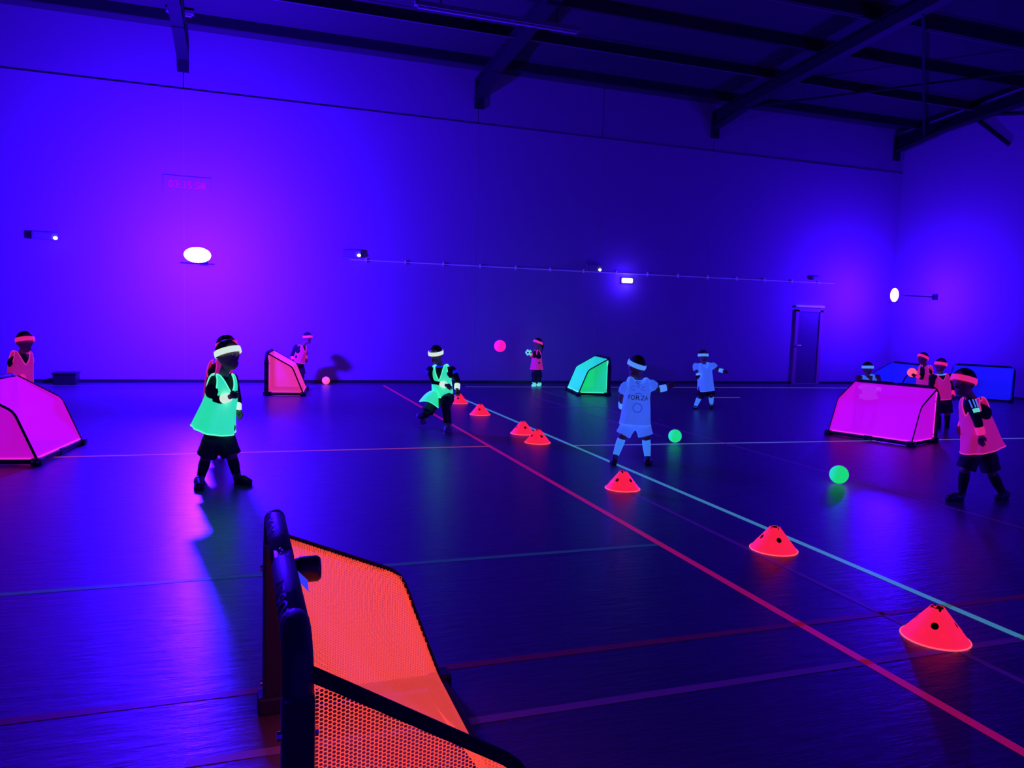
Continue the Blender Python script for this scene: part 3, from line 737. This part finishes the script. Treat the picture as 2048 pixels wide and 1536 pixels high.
    # ---- legs
    for li, (hp_, kn, an, heel, toe) in enumerate(legs):
        Hh, K_, A_ = J(hp_), J(kn), J(an)
        he = at(heel[0], heel[1]) if len(heel) < 3 else J(heel); to = at(toe[0], toe[1]) if len(toe) < 3 else J(toe)
        body.cap(Hh, .066 * k, K_, .046 * k); body.cap(K_ + (A_ - K_) * .05, .043 * k, K_ + (A_ - K_) * .35, .040 * k); body.cap(K_ + (A_ - K_) * .35, .040 * k, A_, .027 * k)
        sk = MB(); dA = A_ - K_
        t0 = .12 if sock != 'cloth' else .05
        sk.tube([K_ + dA * t0, K_ + dA * (t0 + .02), K_ + dA * .35, K_ + dA * .6, A_, A_ + unit(dA) * .02], np.array([.040, .0435, .046, .041, .032, .031]) * k, 18)
        sk.build('sock' if not long_leg else 'trouser_leg', M[sock], root, True, og)
        fd = unit((to - he) * np.array([1, 1, 1 if len(toe) > 2 else 0])); fl_ = min(max(np.linalg.norm(to - he), .15 * k), .21 * k)
        base_ = he if len(heel) > 2 else np.array([he[0], he[1], 0])
        kk = k; k = k * shoe_k
        if len(heel) > 2:                               # raised heel or foot resting on its toe
            uu = unit(A_ - he + 1e-6)
        else: uu = UP
        h0 = base_ + uu * .036 * k + fd * .03 * k; t0_ = base_ + uu * .028 * k + fd * (fl_ - .03 * k)
        sh_ = MB().cap(h0, .036 * k, t0_, .028 * k).cap(h0 + uu * .01, .034 * k, A_, .036 * k).cap(h0 + fd * .06 * k + uu * .005, .037 * k, t0_, .030 * k)
        lr = unit(np.cross(fd, uu)); sh_.cap(t0_ - lr * .012 * k, .027 * k, t0_ + lr * .012 * k, .027 * k)
        so_ = blob('shoe', sh_, .008, M[shoe], root, og, 3)
        sol = MB(); pts = []
        for t in np.linspace(0, 2 * PI, 25)[:-1]:
            pts.append(base_ + fd * (fl_ * .5 + (fl_ * .5 + .006) * math.cos(t)) + lr * (.037 + .005 * math.cos(t)) * k * math.sin(t))
        n_ = len(pts); vv = pts + [p + uu * .018 for p in pts]; ff = [tuple(range(n_))[::-1], tuple(range(n_, 2 * n_))] + [(i, (i + 1) % n_, n_ + (i + 1) % n_, n_ + i) for i in range(n_)]
        mesh_obj('sole', vv, ff, M['cloth'] if shoe == 'shoe' else M[shoe], so_, origin=og)
        k = kk
    blob('body', body, .0075, M['skin'], root, og, 4, fing)
    blob('top', top, .011, M[sleeve], root, og, 3)
    # shorts (or trousers) : hips plus two flared legs with open hems
    sh = MB().cap(pv - rt * .055 * k, .094 * k, pv + rt * .055 * k, .094 * k).cap(pv + up * .03 * k - rt * .04 * k, .09 * k, pv + up * .03 * k + rt * .04 * k, .09 * k)
    for (hp_, kn, an, heel, toe) in legs:
        Hh, K_, A_ = J(hp_), J(kn), J(an); d = K_ - Hh
        sh.tube([Hh - d * .05, Hh + d * .25, Hh + d * .62, Hh + d * .92], np.array([.075, .088, .082, .085]) * k, 20)
    if long_leg:
        for (hp_, kn, an, heel, toe) in legs:
            K_, A_ = J(kn), J(an); Hh = J(hp_); sh.cap(Hh + (K_ - Hh) * .8, .068 * k, K_, .06 * k); sh.tube([K_, K_ + (A_ - K_) * .5, A_], np.array([.06, .056, .05]) * k, 18)
    blob('shorts' if not long_leg else 'trousers', sh, .011, M[shorts], root, og, 3)
    # ---- hair cap
    ha = MB(); ha.ball(hc + hu * hh * .16 - hf2 * hd * .06, (hw * 1.08, hd * 1.04, hh * .90), 22, 16, A)
    ho = blob('hair', ha, .010, M['hair'], root, og, 2)
    # cut the hair back from the face with a sloping hairline: done by a second, smaller set of shapes
    hv = []
    ha2 = MB()
    n1, n2 = 28, 12
    vv = []
    for i in range(n2 + 1):
        for j in range(n1):
            ph = 2 * PI * j / n1; lim = 1.08 - .62 * max(0, math.sin(ph)) ** 1.3 + (.55 if not hair_long else 1.0) * max(0, -math.sin(ph)) ** .8 + .32 * abs(math.cos(ph)) ** 2
            th = lim * i / n2 * 1.15
            rr = 1 + .03 * math.sin(9 * ph + 3 * i) * (i / n2)
            vv.append(hc + hu * hh * .14 - hf2 * hd * .04 + (hrgt * math.cos(ph) * math.sin(th) * hw * 1.10 + hf2 * math.sin(ph) * math.sin(th) * hd * 1.06 + hu * math.cos(th) * hh * .93) * rr)
    ff = [(i * n1 + j, i * n1 + (j + 1) % n1, (i + 1) * n1 + (j + 1) % n1, (i + 1) * n1 + j) for i in range(n2) for j in range(n1)]
    PENDING.pop(); old = ho.data; bpy.data.objects.remove(ho); bpy.data.meshes.remove(old)
    ho = mesh_obj('hair', vv, ff, M['hair'], root, True, og); sm = ho.modifiers.new('thick', 'SOLIDIFY'); sm.thickness = .008; sm.offset = 1
    if hair_long:
        MB().cap(hp(0, -.9, .1), .035, hp(0, -1.25, -.35), .03).cap(hp(0, -1.25, -.35), .03, hp(0, -1.15, -1.2), .012).build('ponytail', M['hair'], ho, True, og)
    # ---- face details
    for s in (-1, 1): MB().ball(hp(s * .36, .84, .03), (hr * .085,) * 3, 10, 8).build('eye', M['eye'], root, True, og)
    MB().cap(hp(-.22, .90, -.53), hr * .035, hp(.22, .90, -.53), hr * .035, 8).build('mouth', M['lip'], root, True, og)
    # ---- headband
    bt = math.radians(12 if band_tilt is None else band_tilt)
    bf = hf2 * math.cos(bt) + hu * math.sin(bt); bu = hu * math.cos(bt) - hf2 * math.sin(bt)
    vv = []; nb = 40
    for (dz, e_) in ((-.21, 1.12), (-.20, 1.17), (0, 1.19), (.20, 1.16), (.21, 1.11)):
        for j in range(nb):
            ph = 2 * PI * j / nb; c = hc + hu * hh * .22
            sc_ = math.sqrt(max(.2, 1 - (dz * .55) ** 2))
            vv.append(c + hrgt * math.cos(ph) * hw * e_ * sc_ + bf * math.sin(ph) * hd * (e_ - .02) * sc_ + bu * dz * hh)
    ff = [(i * nb + j, i * nb + (j + 1) % nb, (i + 1) * nb + (j + 1) % nb, (i + 1) * nb + j) for i in range(4) for j in range(nb)]
    hb = mesh_obj('headband', vv, ff, bandm, root, True, og); sm = hb.modifiers.new('thick', 'SOLIDIFY'); sm.thickness = .008; sm.offset = -1
    pos = None
    if not skip_bib:
        # ---- bib: loose sleeveless tabard with V neck, cut-away arm holes and a bound edge
        bb = dict(hem=-.06, w0=.19, d0=.14, w1=.145, d1=.125, vneck=.15, tilt=0.0, shear=(0, 0), fold=.06, seed=1, lift=.0); bb.update(bib or {})
        Zs = L + .012 * k; Za = Zs - .19 * k; z0 = bb['hem']; sd = bb['seed']
        ctl = [(0, Zs - bb['vneck'] * k), (14, Zs - bb['vneck'] * k * .62), (30, Zs - .01), (40, Zs), (52, Zs - .012), (66, Za + .05 * k), (84, Za), (98, Za), (114, Za + .05 * k), (128, Zs - .012), (140, Zs), (150, Zs - .01), (166, Zs - .045 * k), (180, Zs - .055 * k)]
        ca = np.radians([c[0] for c in ctl]); cz = np.array([c[1] for c in ctl])
        def topz(u): u = abs((u + PI) % (2 * PI) - PI); return float(np.interp(u, ca, cz))
        def pos(u, z, off=0.0):
            t = min(max((z - z0) / (Za - z0), 0), 1)
            ax = bb['w0'] + (bb['w1'] - bb['w0']) * t ** .8; ay = bb['d0'] + (bb['d1'] - bb['d0']) * t ** .8
            if z > Za:
                q = (z - Za) / (Zs - Za); ay = bb['d1'] * math.sqrt(max(1 - q * q * .98, .0)); ax = bb['w1'] * (1 - .06 * q) if q < 1 else bb['w1'] * .94
            fo = 1 + bb['fold'] * (1 - t) ** .9 * (math.sin(5 * u + sd) * .6 + math.sin(9 * u + 2.1 * sd + 3 * t) * .4) + .012 * math.sin(7 * u + 22 * z + sd)
            su, cu = math.sin(u), math.cos(u)
            x = ax * math.copysign(abs(su) ** .85, su) * fo + off * su; y = ay * math.copysign(abs(cu) ** .85, cu) * fo + off * cu
            sx, sy = bb['shear']
            zz = z + bb['tilt'] * (1 - t) * su - bb['lift'] * (1 - t) * cu
            return pv + rt * (x * k + sx * (1 - t)) + fw * (y * k + sy * (1 - t)) + up * zz
        nu, nz = 112, 22; vv = []
        for i in range(nz + 1):
            for j in range(nu):
                u = 2 * PI * j / nu; zt = topz(u); vv.append(pos(u, z0 + (zt - z0) * i / nz))
        ff = [(i * nu + j, i * nu + (j + 1) % nu, (i + 1) * nu + (j + 1) % nu, (i + 1) * nu + j) for i in range(nz) for j in range(nu)]
        bo_ = mesh_obj('bib', vv, ff, M[TEAM[team][0]], root, True, og); sm = bo_.modifiers.new('thick', 'SOLIDIFY'); sm.thickness = .004
        us = [2 * PI * j / 160 for j in range(160)]
        MB().tube([pos(u, topz(u), .001) for u in us], .0058 * max(k, .9), 6, closed=True).build('neck_binding', M[TEAM[team][1]], bo_, True, og)
        MB().tube([pos(u, z0 + .004, .001) for u in us], .0062 * max(k, .9), 6, closed=True).build('hem_binding', M[TEAM[team][1]], bo_, True, og)
        return root, pos, bo_, og, dict(pv=pv, nk=nk, up=up, fw=fw, rt=rt, J=J, L=L, Zs=Zs)
    return root, None, None, og, dict(pv=pv, nk=nk, up=up, fw=fw, rt=rt, J=J, L=L)

def bib_print(pos, par, og, body, size, u0, zc, sign, m, xs=1.0):
    v, f = text_mesh(body, size); out = []
    for x, yv, _ in v: out.append(pos(u0 + sign * x * xs / .13, zc + yv, .006))
    return mesh_obj('bib_print', out, f, m, par, origin=og)
def bib_shape(pos, par, og, pts, u0, zc, sign, m, name='bib_print', r=.004):
    q = [pos(u0 + sign * x / .13, zc + z, .006) for x, z in pts]
    return MB().tube(q, r, 5).build(name, m, par, False, og)

# --- green bib player walking right, left of centre
person('player in a bright green bib and dark skirt walking right, left of centre', (440, 962), (456, 711), (446, 750), (438, 856), 62,
       [((425, 762, -.02), (430, 803, -.10), (459, 794, -.16), (474, 789, -.17)), ((464, 757, .10), (474, 800, .14), (474, 823, .06), (482, 833, .02))],
       [((430, 870, -.02), (412, 915, 0), (401, 957, .03), (396, 970), (399, 981)), ((447, 870, .06), (464, 914, .02), (474, 951, .05), (470, 966), (502, 971))],
       'green', hr=.128, k=1.12, bib=dict(hem=-.02, w0=.16, d0=.165, w1=.12, d1=.118, shear=(.02, -.045), seed=2, lift=.03, fold=.08), band_tilt=14, head_tilt=-6)
# --- player in pink hidden behind him
person('player in pink half hidden behind the green bib player', (436, 905), (453, 694), (441, 722), (434, 800), 70,
       [((431, 735), (428, 765), (434, 785, -.05), (440, 795, -.05)), ((448, 735, .1), (452, 765, .12), (455, 785, .1), (457, 795, .1))],
       [((429, 808), (428, 850), (426, 890), (422, 903), (436, 908)), ((437, 808, .05), (440, 850, .05), (444, 890), (440, 903), (454, 908))], 'pink', hr=.12, k=1.0, bib=dict(hem=-.02, w0=.14, d0=.13))
# --- left edge
person('player in a coral bib behind the pink goal at the left edge', (40, 870), (50, 684), (44, 704), (38, 778), 55,
       [((36, 716, -.02), (38, 742, -.05), (46, 758, -.1), (52, 766, -.1)), ((55, 716, .08), (58, 745, .1), (60, 762, .05), (62, 772, .05))],
       [((33, 786), (32, 826), (30, 858), (28, 868), (38, 872)), ((44, 786, .05), (48, 826, .05), (50, 858), (46, 868), (58, 872))], 'pink', hr=.115, k=1.0, bib=dict(hem=-.08, w0=.15, d0=.13, w1=.125))
# --- by the coral goal
person('player in hot pink leaning forward behind the coral goal', (598, 770), (615, 676), (605, 691), (597, 729), 60,
       [((592, 693, -.02), (584, 709, -.04), (585, 719, -.06), (588, 724, -.06)), ((609, 694, .08), (612, 707, .1), (611, 717, .06), (613, 722, .06))],
       [((593, 733), (597, 750, -.03), (596, 764), (594, 771), (602, 772)), ((601, 733, .04), (605, 750, .04), (604, 764), (601, 770), (609, 771))], 'pink', hr=.108, k=.9, bib=dict(hem=.04, w0=.125, d0=.115, w1=.115), head_tilt=8)
# --- kneeling
rk, pk, bk, ogk, fk = person('kneeling player in a green bib reaching towards a cone, centre', (884, 858), (872, 709), (881, 731), (886, 793), -12,
       [((860, 740), (868, 764, -.06), (891, 770, -.16), (903, 777, -.17)), ((905, 740), (915, 762, .02), (914, 778, -.05), (916, 792, -.08))],
       [((872, 797), (853, 826, -.10), (842, 832, .16), (836, 826, .28), (845, 842, .16)), ((897, 795), (891, 806, -.30), (896, 850, -.20), (892, 864), (908, 880))],
       'green', hr=.118, k=1.08, head_tilt=16, head_yaw=-25, bib=dict(hem=-.0, w0=.135, d0=.15, w1=.122, d1=.115, vneck=.20, tilt=.05, seed=3, fold=.09), band_tilt=4, shoe='grey_shoe', long_leg=True, shoe_k=1.45)
bib_print(pk, bk, ogk, 'FORZA', .05, .0, fk['L'] * .42, -1, M['ink'])
ck = [fk['nk'] - fk['up'] * .01 + fk['rt'] * .06 * math.cos(t) + fk['fw'] * .066 * math.sin(t) for t in np.linspace(0, 2 * PI, 25)[:-1]]
MB().tube(ck, .011, 8, closed=True).build('collar', M['blue_net'], rk, True, ogk)
# bib skirt spread over his bent thigh, and collar of the shirt below
J = fk['J']; vv = []
for i in range(15):
    for j in range(13):
        s, t = i / 14, j / 12
        a0 = np.array(J((866, 781, -.08))) * (1 - s) + np.array(J((839, 803, -.20))) * s
        a1 = np.array(J((876, 786, -.16))) * (1 - s) + np.array(J((877, 816, -.26))) * s
        q = a0 * (1 - t) + a1 * t; q = q + np.array([0, 0, .035]) * math.sin(PI * t) * (.4 + s) - FWD * .05 * math.sin(PI * t) + np.array([0, 0, .03]) * math.sin(PI * s) * (1 - t)
        vv.append(q)
ff = [(i * 13 + j, i * 13 + j + 1, (i + 1) * 13 + j + 1, (i + 1) * 13 + j) for i in range(14) for j in range(12)]
o = mesh_obj('bib_skirt', vv, ff, M['green_bib'], bk, True, ogk); sm = o.modifiers.new('thick', 'SOLIDIFY'); sm.thickness = .005
edge = [vv[j * 13] for j in range(15)] + [vv[14 * 13 + j] for j in range(13)]
MB().tube(edge, .006, 6).build('bib_skirt_binding', M['green_trim'], bk, True, ogk)
for px in ((858, 742), (908, 742)):
    MB().tube([J((px[0], px[1] - 2, -.0)), J((px[0] + (2 if px[0] > 880 else 1), px[1] + 4, -.0))], [.054, .053], 16).build('sleeve_patch', M['blue_net'], rk, True, ogk)
# --- far player in pink holding a ball
person('player in a pink bib holding a pale ball at the far wall, facing left', (1070, 772), (1076, 687), (1074, 701), (1073, 740), -65,
       [((1070, 705, -.06), (1068, 713, -.12), (1060, 709, -.10), (1056, 707, -.10)), ((1080, 704, .10), (1072, 713, .12), (1061, 708, .08), (1057, 706, .07))],
       [((1070, 744, -.02), (1069, 755), (1067, 765), (1071, 772), (1061, 774)), ((1077, 744, .05), (1078, 755), (1078, 765), (1081, 771), (1072, 773))],
       'pink', hr=.115, k=.95, bib=dict(hem=.02, w0=.14, d0=.16, w1=.115, d1=.11), shoe='ball_pale', long_leg=True, band_tilt=20, hair_long=True, head_roll=0)
# --- blue bib, back view
rb, pb_, bb_, ogb, fb = person('player in a blue bib seen from behind, beside the green line', (1262, 928), (1273, 734), (1277, 757), (1270, 838), 185,
       [((1251, 772, .0), (1243, 796, .06), (1244, 815, .14), (1247, 824, .18)), ((1301, 768, .0), (1315, 779, .05), (1333, 775, .05), (1341, 771, .06))],
       [((1259, 846), (1245, 872, -.02), (1231, 912, .0), (1229, 931), (1223, 920)), ((1284, 846), (1292, 874, -.02), (1295, 914, .0), (1293, 932), (1304, 921))],
       'blue', hr=.118, k=1.05, head_yaw=205, head_tilt=10, head_roll=-12, bib=dict(hem=-.06, w0=.165, d0=.14, w1=.135, d1=.12, fold=.04, seed=5), sleeve='blue_bib', sock='white_sock', shorts='blue_bib', band_tilt=24, short_sleeve=True)
bib_print(pb_, bb_, ogb, 'FORZA', .075, PI + .12, fb['L'] * .50, -1, M['ink'], .85)
th = np.linspace(.15 * PI, .85 * PI, 12); cx = -.015
bib_shape(pb_, bb_, ogb, [(cx + .03 * math.cos(t), .03 * math.sin(t)) for t in th], PI, fb['L'] * .60, -1, M['fade_ink'], r=.006)
bib_shape(pb_, bb_, ogb, [(cx - .02, 0), (cx, -.022), (cx + .02, 0), (cx - .02, 0)], PI, fb['L'] * .93, -1, M['ink'], r=.004)
for dx in (-.05, .05): bib_shape(pb_, bb_, ogb, [(cx + dx + .024 * math.cos(t), .022 * math.sin(t)) for t in np.linspace(.3 * PI, 1.8 * PI, 12)], PI, fb['L'] * .78, -1, M['fade_ink'], r=.004)
bib_shape(pb_, bb_, ogb, [(cx + .012 * math.cos(t), .012 * math.sin(t)) for t in np.linspace(0, 2 * PI, 12)], PI, fb['L'] * .83, -1, M['fade_ink'], r=.004)
bib_shape(pb_, bb_, ogb, [(cx + .034 * math.cos(t), .05 * math.sin(t)) for t in np.linspace(0, 2 * PI, 24)], PI, fb['L'] * .31, -1, M['fade_ink'], r=.007)
# --- blue bib, far, facing the camera
person('player in a blue bib and long pale socks facing the camera, arm out', (1406, 819), (1406, 713), (1408, 727), (1412, 775), 12,
       [((1391, 731), (1394, 748, -.06), (1399, 752, -.15), (1393, 754, -.17)), ((1426, 730), (1434, 739, 0), (1446, 742, -.06), (1452, 744, -.08))],
       [((1405, 781), (1399, 794, -.03), (1391, 812, 0), (1391, 815), (1386, 822)), ((1420, 781), (1422, 791, -.06), (1423, 808, .03), (1423, 812), (1424, 820))],
       'blue', hr=.108, k=1.0, bib=dict(hem=-.06, w0=.15, d0=.14, w1=.125, vneck=.10, seed=4), sleeve='blue_bib', sock='white_sock', shorts='short', band_tilt=18, head_tilt=12, short_sleeve=True)
# --- behind the magenta goal
person('player in a blue bib crouching behind the magenta goal', (1735, 836), (1735, 737), (1735, 751), (1737, 795), 8,
       [((1716, 755), (1713, 770, -.03), (1717, 778, -.12), (1720, 784, -.14)), ((1755, 754), (1760, 770), (1757, 782, -.1), (1755, 788, -.12))],
       [((1729, 800), (1722, 815, -.10), (1724, 832, 0), (1724, 834), (1720, 840)), ((1745, 800), (1750, 815, -.10), (1748, 832, 0), (1748, 834), (1750, 840))],
       'blue', hr=.108, k=.98, bib=dict(hem=-.02, w0=.15, d0=.13, w1=.15, vneck=.12), band_tilt=14, head_tilt=10, sleeve='skin')
# --- pair before the blue goals
person('player in pink facing left, holding an orange ball before the blue goal', (1848, 824), (1846, 717), (1851, 731), (1850, 778), -72,
       [((1846, 740, -.06), (1843, 756, -.12), (1832, 751, -.1), (1827, 750, -.1)), ((1856, 739, .1), (1850, 756, .14), (1834, 751, .1), (1828, 750, .09))],
       [((1847, 784, -.03), (1846, 802), (1847, 817), (1850, 823), (1840, 825)), ((1854, 784, .05), (1856, 802), (1856, 817), (1859, 822), (1849, 824))], 'pink', hr=.11, k=.98, bib=dict(hem=-.02), band_tilt=24)
rc, pc, bc, ogc, fc = person('player in a pink bib with a white collar facing the camera, beside the magenta goal', (1884, 856), (1881, 731), (1882, 749), (1885, 798), -15,
       [((1864, 754), (1862, 775, -.05), (1868, 788, -.15), (1872, 794, -.16)), ((1902, 753), (1908, 772), (1906, 790, -.08), (1905, 797, -.1))],
       [((1877, 804), (1876, 828, -.04), (1878, 848, .02), (1878, 853), (1873, 861)), ((1893, 804), (1895, 828, -.04), (1894, 848, .02), (1894, 852), (1893, 861))],
       'pink', hr=.11, k=1.0, bib=dict(hem=.0, w0=.13, d0=.13, w1=.125, vneck=.10), band_tilt=6, head_roll=8)
ck = [fc['nk'] + fc['up'] * .0 + fc['rt'] * .058 * math.cos(t) + fc['fw'] * .062 * math.sin(t) for t in np.linspace(0, 2 * PI, 25)[:-1]]
MB().tube(ck, .009, 8, closed=True).build('collar', M['blue_band'], rc, True, ogc)
# --- big player at right
rp, pp, bp_, ogp, fp = person('player in a pink bib running left at the right edge, dark striped sleeve', (1950, 1000), (1928, 765), (1945, 797), (1960, 893), -68,
       [((1941, 806, -.09), (1955, 840, -.17), (1962, 869, -.17), (1962, 886, -.17)), ((1948, 806, .12), (1930, 835, .16), (1924, 852, .08), (1918, 860, .06))],
       [((1946, 905, -.02), (1930, 940, -.02), (1924, 984, .02), (1926, 1001), (1893, 1002)), ((1972, 905, .06), (1983, 945, .04), (2004, 985, .10), (2014, 996), (1984, 1003))],
       'pink', hr=.122, k=1.06, bib=dict(hem=-.03, w0=.15, d0=.20, w1=.12, d1=.115, shear=(0, -.02), seed=7), band_tilt=22, head_tilt=8)
J = fp['J']; s0 = J((1941, 806, -.09)); e0 = J((1955, 840, -.17)); ax = unit(e0 - s0); out = unit(-FWD - (-FWD).dot(ax) * ax); sd = np.cross(ax, out)
for q in (-.55, 0, .55):
    pts = []
    for t in np.linspace(-.10, .36, 9):
        c = s0 + (e0 - s0) * t; r_ = .0535 * 1.06 + .0 - .010 * t
        pts.append(c + r_ * (out * math.cos(q) + sd * math.sin(q)))
    MB().tube(pts, .0055, 6).build('sleeve_stripe', M['blue_trim'], rp, True, ogp)
bv = []
for i in range(6):
    for j in range(6):
        t = .42 + .22 * i / 5; q = -.65 + 1.3 * j / 5; r_ = (.0545 - .010 * t) * 1.06; c = s0 + (e0 - s0) * t
        bv.append(c + r_ * (out * math.cos(q) + sd * math.sin(q)))
o = mesh_obj('sleeve_badge', bv, [(i * 6 + j, i * 6 + j + 1, (i + 1) * 6 + j + 1, (i + 1) * 6 + j) for i in range(5) for j in range(5)], M['ball_pale'], rp, True, ogp)
sm = o.modifiers.new('thick', 'SOLIDIFY'); sm.thickness = .004; sm.offset = 0

finish_blobs()
